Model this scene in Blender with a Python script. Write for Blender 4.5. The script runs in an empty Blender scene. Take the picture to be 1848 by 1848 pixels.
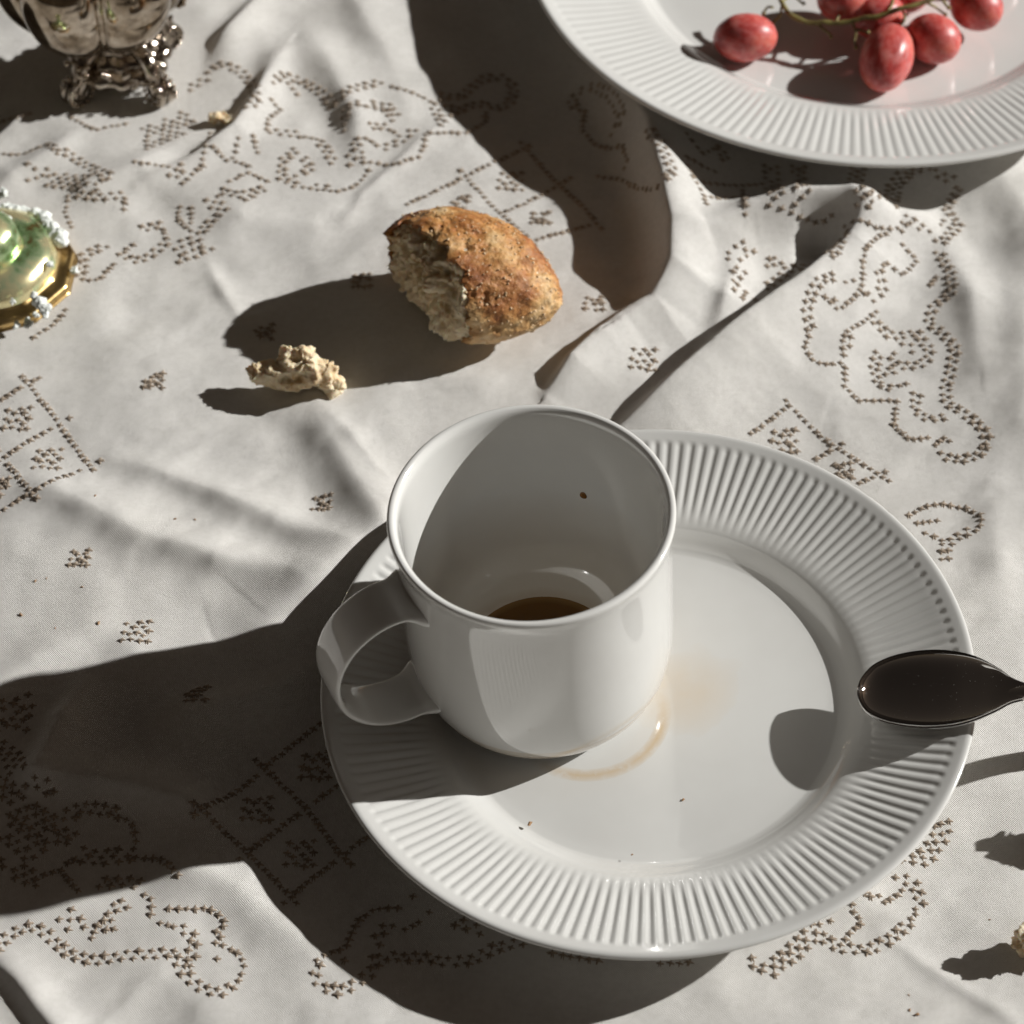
import bpy, math, random
import numpy as np
from mathutils import Matrix, Vector

# ------------------------------------------------------------------ camera, light, exposure
# All lengths below are centimetres; U turns them into metres.
U = 0.01
scene = bpy.context.scene
COL = scene.collection
EL = math.radians(50.186); DIST = 102.556; FPX = 5121.1; TX, TY = -4.627, 8.806
FW = np.array([0, math.cos(EL), -math.sin(EL)]); RT = np.array([1.0, 0, 0]); UP = np.array([0, math.sin(EL), math.cos(EL)])
CAM = np.array([TX, TY, 0.0]) - FW * DIST
cam_data = bpy.data.cameras.new("camera"); cam = bpy.data.objects.new("camera", cam_data); COL.objects.link(cam)
cam.location = CAM * U
cam.rotation_euler = (math.pi / 2 - EL, 0, 0)
cam_data.sensor_width = 36; cam_data.lens = FPX / 1848 * 36
cam_data.clip_start = 0.05; cam_data.clip_end = 50
cam_data.dof.use_dof = True; cam_data.dof.focus_distance = 0.965; cam_data.dof.aperture_fstop = 13
scene.camera = cam

SUN_EL = math.radians(28.5); SUN_AZ = math.radians(14.5)      # sun stands to the right, a little beyond
world = bpy.data.worlds.new("World"); scene.world = world; world.use_nodes = True
nt = world.node_tree; bg = nt.nodes['Background']
sky = nt.nodes.new('ShaderNodeTexSky'); sky.sky_type = 'NISHITA'; sky.sun_disc = False
sky.sun_elevation = SUN_EL; sky.sun_rotation = math.pi / 2 - SUN_AZ
hs = nt.nodes.new('ShaderNodeHueSaturation'); hs.inputs['Saturation'].default_value = 0.35
nt.links.new(sky.outputs[0], hs.inputs['Color'])
wm = nt.nodes.new('ShaderNodeMix'); wm.data_type = 'RGBA'; wm.blend_type = 'MULTIPLY'; wm.inputs['Factor'].default_value = 1
nt.links.new(hs.outputs[0], wm.inputs[6]); wm.inputs[7].default_value = (0.26, 0.188, 0.130, 1)
nt.links.new(wm.outputs[2], bg.inputs['Color'])
bg.inputs['Strength'].default_value = 0.05
sd = bpy.data.lights.new("sun", 'SUN'); sun = bpy.data.objects.new("sun", sd); COL.objects.link(sun)
sd.energy = 5.0; sd.angle = math.radians(0.8); sd.color = (1.0, 0.985, 0.950)
SUNDIR = Vector((math.cos(SUN_EL) * math.cos(SUN_AZ), math.cos(SUN_EL) * math.sin(SUN_AZ), math.sin(SUN_EL)))
sun.rotation_euler = SUNDIR.to_track_quat('Z', 'Y').to_euler(); sun.location = SUNDIR * 3
scene.view_settings.view_transform = 'Standard'; scene.view_settings.look = 'None'
scene.view_settings.exposure = 0.12; scene.view_settings.gamma = 1
scene.cycles.max_bounces = 10; scene.cycles.diffuse_bounces = 5; scene.cycles.glossy_bounces = 5

rng = random.Random(7)
nrg = np.random.default_rng(7)
CLOTH_Z = -0.55

# ------------------------------------------------------------------ helpers
def at(px, py, z=CLOTH_Z):
    """point of the table seen at a spot of the photograph, at height z (cm)"""
    d = FW * FPX + RT * (px - 924) + UP * (924 - py)
    return CAM + d * ((z - CAM[2]) / d[2])

def sm(a, b, x):
    t = np.clip((x - a) / (b - a), 0, 1); return t * t * (3 - 2 * t)

def _hash(ix, iy, iz):
    h = (ix.astype(np.int64) * 374761393 + iy.astype(np.int64) * 668265263 + iz.astype(np.int64) * 2147483647 + 12345) & 0xffffffff
    h = ((h ^ (h >> 13)) * 1274126177) & 0xffffffff
    h = (h ^ (h >> 16)) & 0xffffffff
    return h / 2147483648.0 - 1.0

def vnoise(p, seed=0):
    p = np.asarray(p, float) + seed * 17.31
    i = np.floor(p).astype(np.int64); f = p - i; f = f * f * f * (f * (f * 6 - 15) + 10)
    x, y, z = i[:, 0], i[:, 1], i[:, 2]; r = 0
    for dx in (0, 1):
        wx = f[:, 0] if dx else 1 - f[:, 0]
        for dy in (0, 1):
            wy = f[:, 1] if dy else 1 - f[:, 1]
            for dz in (0, 1):
                wz = f[:, 2] if dz else 1 - f[:, 2]
                r = r + wx * wy * wz * _hash(x + dx, y + dy, z + dz)
    return r

def fbm(p, octs=4, seed=0, gain=0.5):
    a = 1; s = 0; p = np.asarray(p, float)
    for o in range(octs):
        s = s + a * vnoise(p, seed + o * 3.7); p = p * 2.03; a *= gain
    return s

def link(o, parent=None, **props):
    COL.objects.link(o)
    if parent is not None: o.parent = parent
    for k, v in props.items(): o[k] = v
    return o

def mk_mesh(name, verts, faces, mat=None, smooth=True):
    """verts in cm; faces an (m,3)/(m,4) array or a list"""
    me = bpy.data.meshes.new(name)
    verts = np.asarray(verts, np.float32) * U
    if isinstance(faces, np.ndarray):
        k = faces.shape[1]; n = len(faces)
        me.vertices.add(len(verts)); me.vertices.foreach_set('co', verts.ravel())
        me.loops.add(n * k); me.loops.foreach_set('vertex_index', faces.astype(np.int32).ravel())
        me.polygons.add(n); me.polygons.foreach_set('loop_start', np.arange(0, n * k, k, dtype=np.int32))
        me.update(calc_edges=True); me.validate()
    else:
        me.from_pydata([tuple(v) for v in verts], [], faces)
    me.polygons.foreach_set('use_smooth', [smooth] * len(me.polygons))
    if mat: me.materials.append(mat)
    me.update()
    return me

def obj(name, verts, faces, mat=None, parent=None, smooth=True, **props):
    return link(bpy.data.objects.new(name, mk_mesh(name, verts, faces, mat, smooth)), parent, **props)

def thing(name, loc, label, cat, group=None, rot=(0, 0, 0)):
    o = bpy.data.objects.new(name, None); o.empty_display_size = 0.01
    o.location = Vector(loc) * U; o.rotation_euler = rot
    link(o, None, label=label, category=cat)
    if group: o['group'] = group
    return o

def tag(o, label, cat, group=None):
    o['label'] = label; o['category'] = cat
    if group: o['group'] = group
    return o

def grid_faces(nu, nv, wrap_u=False, wrap_v=False):
    iu = np.arange(nu if wrap_u else nu - 1); iv = np.arange(nv if wrap_v else nv - 1)
    a, b = np.meshgrid(iu, iv, indexing='ij'); a = a.ravel(); b = b.ravel()
    a1 = (a + 1) % nu; b1 = (b + 1) % nv
    return np.stack([a * nv + b, a1 * nv + b, a1 * nv + b1, a * nv + b1], 1)

def catmull(pts, n):
    """smooth resampling of a polyline (any dimension)"""
    P = np.asarray(pts, float); P = np.vstack([2 * P[0] - P[1], P, 2 * P[-1] - P[-2]]); out = []
    for k in range(1, len(P) - 2):
        t = np.linspace(0, 1, n, endpoint=False)[:, None]
        a, b, c, d = P[k - 1], P[k], P[k + 1], P[k + 2]
        out.append(0.5 * ((2 * b) + (-a + c) * t + (2 * a - 5 * b + 4 * c - d) * t ** 2 + (-a + 3 * b - 3 * c + d) * t ** 3))
    out.append(P[-2][None]); return np.vstack(out)

def lathe(profile, n, disp=None):
    """profile (k,2) of r,z ; returns verts, faces; disp(r, z, th, k_index) -> (r, z)"""
    P = np.asarray(profile, float); th = np.linspace(0, 2 * math.pi, n, endpoint=False)
    R = np.repeat(P[:, 0][None], n, 0); Z = np.repeat(P[:, 1][None], n, 0); T = np.repeat(th[:, None], len(P), 1)
    if disp: R, Z = disp(R, Z, T)
    V = np.stack([R * np.cos(T), R * np.sin(T), Z], -1).reshape(-1, 3)
    return V, grid_faces(n, len(P), wrap_u=True)

def tube(path, rad, nseg=10, flat=1.0, caps=True):
    """tube along path; rad scalar or array; returns verts, list faces"""
    P = np.asarray(path, float); n = len(P); rad = np.broadcast_to(np.asarray(rad, float), (n,))
    T = np.gradient(P, axis=0); T /= np.linalg.norm(T, axis=1)[:, None] + 1e-9
    up = np.array([0, 0, 1.0]) if abs(T[0][2]) < .9 else np.array([1.0, 0, 0])
    V = []
    for i in range(n):
        s = np.cross(T[i], up); s /= np.linalg.norm(s) + 1e-9; u = np.cross(s, T[i]); up = u
        a = np.linspace(0, 2 * math.pi, nseg, endpoint=False)
        V.append(P[i] + rad[i] * (np.cos(a)[:, None] * s + flat * np.sin(a)[:, None] * u))
    V = np.vstack(V)
    F = [tuple(f) for f in grid_faces(n, nseg, wrap_v=True)[:, ::-1].tolist()]
    if caps:
        F.append(tuple(range(nseg))); F.append(tuple(range((n - 1) * nseg, n * nseg))[::-1])
    return V, F

def join(parts):
    V = []; F = []; o = 0
    for v, f in parts:
        V.append(np.asarray(v)); F += [tuple(int(i) + o for i in q) for q in (f.tolist() if isinstance(f, np.ndarray) else f)]; o += len(v)
    return np.vstack(V), F

def ico(sub):
    import bmesh
    bm = bmesh.new(); bmesh.ops.create_icosphere(bm, subdivisions=sub, radius=1)
    V = np.array([v.co[:] for v in bm.verts]); F = np.array([[v.index for v in f.verts] for f in bm.faces]); bm.free()
    return V, F

def remesh_blobs(balls, voxel, name='tmp'):
    """union of ellipsoids -> (verts, faces) in cm via a voxel remesh"""
    V0, F0 = ico(3); parts = []
    for b in balls:
        c = np.array(b[0:3]); s = np.array(b[3]) if hasattr(b[3], '__len__') else np.array([b[3]] * 3)
        parts.append((V0 * s + c, F0))
    V, F = join(parts)
    me = bpy.data.meshes.new(name); me.from_pydata([tuple(v) for v in V], [], F)
    o = bpy.data.objects.new(name, me); COL.objects.link(o)
    m = o.modifiers.new('r', 'REMESH'); m.mode = 'VOXEL'; m.voxel_size = voxel
    dg = bpy.context.evaluated_depsgraph_get(); e = o.evaluated_get(dg); m2 = e.to_mesh()
    n = len(m2.vertices); co = np.empty(n * 3, np.float32); m2.vertices.foreach_get('co', co)
    no = np.empty(n * 3, np.float32); m2.vertices.foreach_get('normal', no)
    FF = [tuple(p.vertices) for p in m2.polygons]
    e.to_mesh_clear(); bpy.data.objects.remove(o); bpy.data.meshes.remove(me)
    return co.reshape(-1, 3).astype(float), no.reshape(-1, 3).astype(float), FF

# ------------------------------------------------------------------ materials
def new_mat(name, color=(.8, .8, .8), rough=.5, **kw):
    m = bpy.data.materials.new(name); m.use_nodes = True
    b = m.node_tree.nodes['Principled BSDF']
    b.inputs['Base Color'].default_value = (*color, 1); b.inputs['Roughness'].default_value = rough
    for k, v in kw.items(): b.inputs[k.replace('_', ' ')].default_value = v
    return m, m.node_tree, b

def N(nt, t, **kw):
    n = nt.nodes.new(t)
    for k, v in kw.items(): setattr(n, k, v)
    return n

def noise_node(nt, scale, detail=4, rough=.6, coord='Object'):
    tc = N(nt, 'ShaderNodeTexCoord'); n = N(nt, 'ShaderNodeTexNoise'); nt.links.new(tc.outputs[coord], n.inputs['Vector'])
    n.inputs['Scale'].default_value = scale; n.inputs['Detail'].default_value = detail; n.inputs['Roughness'].default_value = rough
    return n

def ramp(nt, src, stops):
    r = N(nt, 'ShaderNodeValToRGB'); nt.links.new(src, r.inputs[0]); e = r.color_ramp.elements
    while len(e) < len(stops): e.new(.5)
    for k, (p, c) in enumerate(stops):
        e[k].position = p; e[k].color = (*c, 1) if hasattr(c, '__len__') else (c, c, c, 1)
    return r

def bump(nt, bsdf, height, strength, dist, prev=None):
    b = N(nt, 'ShaderNodeBump'); b.inputs['Strength'].default_value = strength; b.inputs['Distance'].default_value = dist
    nt.links.new(height, b.inputs['Height'])
    if prev: nt.links.new(prev.outputs[0], b.inputs['Normal'])
    nt.links.new(b.outputs[0], bsdf.inputs['Normal']); return b

def math_node(nt, op, a, b=None, c=None, clamp=False):
    n = N(nt, 'ShaderNodeMath', operation=op); n.use_clamp = clamp
    for i, v in enumerate((a, b, c)):
        if v is None: continue
        if isinstance(v, (int, float)): n.inputs[i].default_value = v
        else: nt.links.new(v, n.inputs[i])
    return n.outputs[0]

def mixc(nt, fac, a, b, blend='MIX'):
    n = N(nt, 'ShaderNodeMix'); n.data_type = 'RGBA'; n.blend_type = blend
    for i, v in ((0, fac), (6, a), (7, b)):
        if isinstance(v, (int, float)): n.inputs[i].default_value = v
        elif isinstance(v, tuple): n.inputs[i].default_value = (*v, 1) if len(v) == 3 else v
        else: nt.links.new(v, n.inputs[i])
    return n.outputs[2]

# cloth: woven cotton with thread relief
cloth_mat, t, b = new_mat("woven_cotton", (.66, .645, .615), .92)
b.inputs['Sheen Weight'].default_value = .08; b.inputs['Specular IOR Level'].default_value = .15
tc = N(t, 'ShaderNodeTexCoord'); mp = N(t, 'ShaderNodeMapping'); t.links.new(tc.outputs['Object'], mp.inputs['Vector'])
mp.inputs['Rotation'].default_value = (0, 0, math.radians(3))
wn = noise_node(t, 160, 2, .5)
off = N(t, 'ShaderNodeVectorMath', operation='MULTIPLY_ADD'); t.links.new(wn.outputs['Color'], off.inputs[0])
off.inputs[1].default_value = (.0005, .0005, 0); t.links.new(mp.outputs[0], off.inputs[2])
sp = N(t, 'ShaderNodeSeparateXYZ'); t.links.new(off.outputs[0], sp.inputs[0])
K = 2 * math.pi / 0.00080
sx = math_node(t, 'SINE', math_node(t, 'MULTIPLY', sp.outputs[0], K))
sy = math_node(t, 'SINE', math_node(t, 'MULTIPLY', sp.outputs[1], K))
wv = math_node(t, 'MULTIPLY', sx, sy)
fz = noise_node(t, 2600, 2, .6)
wh = math_node(t, 'ADD', math_node(t, 'MULTIPLY', wv, .5), math_node(t, 'MULTIPLY', fz.outputs[0], 1.1))
bp = bump(t, b, wh, .9, .00022)
slub = noise_node(t, 420, 3, .7)
rr = ramp(t, math_node(t, 'MULTIPLY_ADD', wv, .20, slub.outputs[0]), [(.25, (.64, .625, .595)), (.6, (.73, .715, .69))])
big = noise_node(t, 14, 3, .5); rb = ramp(t, big.outputs[0], [(.3, (.975, .97, .96)), (.7, (1, 1, 1))])
t.links.new(mixc(t, 1.0, rr.outputs[0], rb.outputs[0], 'MULTIPLY'), b.inputs['Base Color'])

thread_mat, t, b = new_mat("beige_embroidery_thread", (.33, .27, .20), .8)
b.inputs['Sheen Weight'].default_value = .2
n = noise_node(t, 900, 3, .6); r = ramp(t, n.outputs[0], [(.3, (.27, .21, .155)), (.7, (.46, .38, .30))]); nv_ = noise_node(t, 180, 2, .5); rv_ = ramp(t, nv_.outputs[0], [(.35, (.72, .70, .68)), (.65, (1.12, 1.10, 1.08))])
t.links.new(mixc(t, 1.0, r.outputs[0], rv_.outputs[0], 'MULTIPLY'), b.inputs['Base Color'])
bump(t, b, n.outputs[0], .5, .0003)

def porcelain(name, stains=None, alb=.63):
    m, t, b = new_mat(name, (.70, .70, .68), .09)
    b.inputs['IOR'].default_value = 1.58
    b.inputs['Coat Weight'].default_value = .8; b.inputs['Coat Roughness'].default_value = .025
    n = noise_node(t, 60, 2, .5); bump(t, b, n.outputs[0], .04, .0006)
    base = None
    g = noise_node(t, 35, 3, .6); base = ramp(t, g.outputs[0], [(.3, tuple(alb * k for k in (.96, .955, .925))), (.7, tuple(alb * k for k in (1.01, 1.01, .98)))]).outputs[0]
    if stains:
        tc = N(t, 'ShaderNodeTexCoord'); s = N(t, 'ShaderNodeSeparateXYZ'); t.links.new(tc.outputs['Object'], s.inputs[0])
        base = stains(t, s, base)
    t.links.new(base, b.inputs['Base Color']); return m

def clear_metal(name, color, rough, bs=.1, sc=120):
    m, t, b = new_mat(name, color, rough, Metallic=1.0)
    n = noise_node(t, sc, 4, .6); bump(t, b, n.outputs[0], bs, .0005); return m, t, b

# ------------------------------------------------------------------ the cloth surface
def seg_field(X, Y, pts):
    """pts: list of (x,y,h,wl,wr). distance, side and interpolated values for the nearest segment"""
    best = np.full(X.shape, 1e9); vals = [np.zeros(X.shape) for _ in range(4)]
    for p, q in zip(pts[:-1], pts[1:]):
        dx, dy = q[0] - p[0], q[1] - p[1]; L2 = dx * dx + dy * dy + 1e-9
        u = np.clip(((X - p[0]) * dx + (Y - p[1]) * dy) / L2, 0, 1)
        ex = X - p[0] - u * dx; ey = Y - p[1] - u * dy; d = np.hypot(ex, ey)
        side = np.sign(dx * ey - dy * ex); m = d < best
        best = np.where(m, d, best); vals[0] = np.where(m, side, vals[0])
        for k in range(3):
            vals[k + 1] = np.where(m, p[2 + k] * (1 - u) + q[2 + k] * u, vals[k + 1])
    return best, vals

# folds of the cloth, traced along their crests: (photo x, photo y, height, width on the left of the walk, width on the right)
FOLDS = [
    # big fold coming out from under the fruit plate
    [(1080, 70, .5, 1.8, 1.0), (1125, 170, 1.4, 2.2, .9), (1165, 270, 2.1, 2.5, .85), (1192, 370, 2.3, 2.5, .85), (1210, 450, 2.2, 2.2, .85), (1208, 510, 1.7, 1.9, .8), (1180, 560, .9, 1.5, .7), (1130, 590, .4, 1.1, .6)],
    # little fold below it
    [(1140, 570, .3, .9, .3), (1085, 610, .75, 1.0, .26), (1030, 660, .75, 1.0, .26), (985, 712, .15, .7, .3)],
    # long fold running down behind the mug
    [(1580, 385, .3, 1.2, .8), (1530, 450, 1.1, 1.6, .5), (1450, 525, 1.5, 2.0, .42), (1340, 605, 1.5, 2.3, .42), (1250, 672, 1.2, 2.2, .36), (1180, 728, .8, 1.8, .34), (1110, 780, .3, 1.2, .34)],
    # shoulder at the top of it
    [(1270, 450, .4, .9, .9), (1350, 420, 1.6, 1.1, .9), (1430, 402, 2.3, 1.2, .8), (1530, 396, 2.0, 1.2, .85), (1620, 396, .8, 1.1, 1.1), (1700, 400, .2, 1, 1)],
    # soft folds left of the mug
    [(40, 850, .1, .8, .8), (150, 908, .42, 1.4, .85), (260, 965, .55, 1.5, .9), (390, 1010, .56, 1.5, .95), (520, 1040, .2, 1.3, .95), (640, 1060, .1, .9, .9)],
    [(200, 820, .1, .6, .6), (300, 850, .30, 1.1, .62), (400, 890, .42, 1.2, .7), (500, 935, .42, 1.2, .75), (610, 980, .1, .8, .7)],
    [(540, 700, .05, .9, .9), (600, 790, .42, 1.4, 1.1), (655, 880, .55, 1.4, 1.0), (700, 960, .4, 1.1, .9)],
    # folds inside the mug's shadow
    [(720, 930, .4, 1.3, 1.5), (640, 1000, .8, 1.8, 1.9), (560, 1070, .75, 1.9, 2.0), (490, 1130, .55, 1.7, 1.7), (400, 1180, .25, 1.5, 1.4), (250, 1195, .3, 1.3, 1.3)],
    [(170, 1220, .1, .8, .7), (115, 1300, .75, 1.0, .8), (70, 1390, .5, 1.0, .9)],
    [(40, 1400, .2, 1.0, .8), (180, 1410, .7, 1.3, 1.0), (330, 1445, .6, 1.3, 1.0), (420, 1490, .1, .8, .8)],
    [(590, 1190, .2, .8, .8), (470, 1260, .6, 1.2, 1.0), (340, 1300, .6, 1.3, 1.1), (250, 1330, .1, 1.0, 1.0)],
    [(0, 1235, .3, 1.0, 1.0), (60, 1200, .3, 1.0, 1.0), (150, 1150, .1, 1.0, 1.0)],
    [(330, 1560, .3, .9, 1.0), (430, 1600, .35, 1.0, 1.2), (540, 1700, .15, 1.0, 1.2)],
    # creases top left
    [(520, 80, .1, .4, .9), (470, 165, .5, .9, .35), (425, 235, .5, .9, .3), (350, 285, .3, .8, .3), (250, 335, .1, .6, .4)],
    [(460, 0, .3, .9, .4), (400, 70, .45, 1.0, .4), (350, 150, .2, .9, .4)],
    [(800, 215, .05, .4, .4), (730, 280, .16, .5, .3), (650, 350, .14, .5, .3), (620, 400, .03, .4, .3)],
    [(560, 60, .1, .9, .9), (600, 130, .36, 1.2, 1.0), (640, 210, .38, 1.0, .85), (650, 280, .1, .8, .8)],
    [(640, 0, .3, 1.2, 1.0), (690, 80, .3, 1.4, 1.0), (740, 200, .1, 1.0, 1.0)],
    [(330, 250, .1, .8, .8), (250, 300, .35, 1.0, .8), (170, 330, .2, 1.0, .8)],
    [(150, 220, .05, .5, .5), (90, 270, .3, .9, .7), (20, 310, .3, .9, .8)],
    [(375, 470, .04, .3, .3), (400, 520, .14, .6, .3), (440, 580, .04, .4, .3)],
    [(340, 440, .1, .8, .8), (440, 400, .3, 1.0, 1.0), (560, 400, .2, 1.0, 1.0)],
    [(580, 730, .03, .4, .4), (640, 790, .12, .7, .35), (690, 850, .04, .5, .3)],
    # right side
    [(1335, 460, .1, .8, .6), (1312, 540, .36, 1.0, .45), (1292, 610, .1, .9, .5)],
    [(1700, 430, .1, 1.0, 1.0), (1755, 540, .40, 1.2, .9), (1770, 650, .15, 1.1, .9)],
    [(1860, 450, .2, 1.2, 1.2), (1850, 600, .3, 1.1, 1.0), (1855, 760, .2, 1.0, 1.0)],
    [(1640, 420, .1, .8, .9), (1560, 520, .22, .9, 1.2), (1500, 700, .12, 1.1, 1.4)],
    [(1790, 300, .5, 1.6, 1.6), (1848, 380, .35, 1.6, 1.5), (1900, 480, .2, 1.3, 1.3)],
    [(1600, 1680, .02, .3, .3), (1690, 1745, .09, .5, .35), (1790, 1815, .09, .5, .35), (1880, 1880, .04, .4, .4)],
    [(1790, 880, .05, .8, .8), (1800, 1000, .2, 1.0, 1.0), (1810, 1120, .06, 1.0, 1.0)],
    # bottom left
    [(-40, 1690, .1, .7, .5), (30, 1770, .35, .9, .45), (100, 1860, .4, .9, .45), (160, 1950, .3, .9, .5)],
    [(300, 1740, .02, .4, .4), (240, 1790, .1, .6, .35), (180, 1850, .08, .6, .35)],
]
FOLDS = [[(*at(x, y, -.3)[:2], h * (1.0 if k < 4 else 1.12), a * (1 if k < 4 else .92), b_ * (1 if k < 4 else .92)) for x, y, h, a, b_ in f] for k, f in enumerate(FOLDS)]
DIPS = [  # hollows: photo x, y, depth, radius
    (1478, 445, .55, .75), (1130, 420, .25, 2.0), (590, 215, .15, 1.1), (575, 905, .06, 1.2), 
    (120, 800, .15, 1.8), (200, 1300, .35, 1.6), (420, 1370, .3, 1.4), (90, 400, -.1, 1.2), (280, 370, .2, .9), (300, 960, .2, 1.5), (700, 430, -.12, 2.0)]
DIPS = [(*at(x, y, -.4)[:2], d, r) for x, y, d, r in DIPS]
TILT = math.radians(3.035)
UPX, UPY = 10.19, 38.95            # fruit plate centre

def H(X, Y):
    """height of the cloth in cm"""
    X = np.asarray(X, float); Y = np.asarray(Y, float); shp = X.shape; X = X.ravel(); Y = Y.ravel()
    P = np.stack([X, Y, np.zeros_like(X)], 1)
    Z = CLOTH_Z + .25 * fbm(P / 6.0, 2, 1) + .10 * fbm(P / 2.5, 2, 5) + .014 * fbm(P / .9, 2, 9)
    # gentle direction of small creases
    Q = np.stack([(X * .8 + Y * .6) / 3.2, (-X * .6 + Y * .8) / 1.1, X * 0], 1)
    Z += .055 * fbm(Q, 2, 12) * sm(-.5, .5, vnoise(P / 5.0, 36))
    wob = .12 * vnoise(P / 2.2, 21)
    for f in FOLDS:
        xs = [p[0] for p in f]; ys = [p[1] for p in f]
        m = (X > min(xs) - 5) & (X < max(xs) + 5) & (Y > min(ys) - 5) & (Y < max(ys) + 5)
        if not m.any(): continue
        d, (s, h, wl, wr) = seg_field(X[m] + wob[m], Y[m] + wob[m], f)
        w = np.where(s > 0, wl, wr)
        # fade the ends
        Z[m] += h * np.exp(-np.power(d / w, 1.7))
    for x, y, dep, r in DIPS:
        Z -= dep * np.exp(-((X - x) ** 2 + (Y - y) ** 2) / r ** 2)
    # where the plates press on it
    r = np.hypot(X, Y); w = 1 - sm(6.6, 9.0, r); Z = Z * (1 - w) + (X * math.tan(TILT) - .03) * w
    Z = np.where(r < 11.2, np.minimum(Z, .9 + X * math.tan(TILT) + 0 * Z), Z)
    r = np.hypot(X - UPX, Y - UPY); w = 1 - sm(8.8, 11.5, r); Z = Z * (1 - w) + .07 * w
    Z = np.where(r < 14.2, np.minimum(Z, 1.35 + .5 * sm(12, 13.6, r)), Z)
    # bowl, candlestick and bread stand on flattened patches
    for (x, y, rr_, z0) in FLATS:
        r = np.hypot(X - x, Y - y); w = 1 - sm(rr_, rr_ * 1.7, r); Z = Z * (1 - w) + z0 * w
    return Z.reshape(shp)

BOWL = at(222, 132); CANDLE = at(-18, 492); BREAD = at(836, 500, 1.6)
FLATS = [(BOWL[0], BOWL[1], 3.0, -.52), (CANDLE[0], CANDLE[1], 3.4, -.52), (BREAD[0], BREAD[1], 2.2, -.50)]

def Hs(x, y): return float(H(np.array([x]), np.array([y]))[0])

def hit(px, py):
    """points of the cloth surface seen at photo spots (arrays)"""
    px = np.asarray(px, float); py = np.asarray(py, float)
    D = FW * FPX + RT * (px[:, None] - 924) + UP * (924 - py[:, None])
    z = np.full(px.shape, CLOTH_Z + .1)
    for k in range(8):
        P = CAM + D * ((z - CAM[2]) / D[:, 2])[:, None]
        z = .5 * z + .5 * H(P[:, 0], P[:, 1])
    return P

def axis(a, b, step, lo, hi):
    mid = np.arange(a, b + step, step); l = []; x = a; s = step
    while x > lo: s *= 1.35; x -= s; l.append(x)
    r = []; x = mid[-1]; s = step
    while x < hi: s *= 1.35; x += s; r.append(x)
    return np.concatenate([l[::-1], mid, r])

gx = axis(-30, 20, .085, -75, 70); gy = axis(-14, 42, .095, -60, 90)
GX, GY = np.meshgrid(gx, gy, indexing='ij')
GZ = H(GX, GY)
cloth = obj("tablecloth", np.stack([GX, GY, GZ], -1).reshape(-1, 3), grid_faces(len(gx), len(gy)), cloth_mat)
tag(cloth, "rumpled off-white cotton tablecloth embroidered with beige cross stitches under everything", "tablecloth")

# ------------------------------------------------------------------ embroidery: cross stitches on a diagonal lattice
def stitch_mesh(seed):
    r_ = random.Random(seed); parts = []
    for ang, lift in ((45, 0), (-45, .018)):
        for off_ in (-.019, .019):
            a = math.radians(ang + r_.uniform(-9, 9)); L = .150 * r_.uniform(.9, 1.15)
            s = np.linspace(-1, 1, 5)
            xs = s * L; zz = (1 - s ** 2) * (.034 + lift) - .010
            o_ = off_ + r_.uniform(-.006, .006)
            path = np.stack([xs * math.cos(a) - o_ * math.sin(a), xs * math.sin(a) + o_ * math.cos(a), zz], 1)
            parts.append(tube(path, np.array([.012, .021, .024, .021, .012]), 5, caps=False))
    return join(parts)
STITCH = [mk_mesh("stitch", *stitch_mesh(s), thread_mat) for s in range(5)]
STITCH_NP = [stitch_mesh(s) for s in range(5)]

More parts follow.
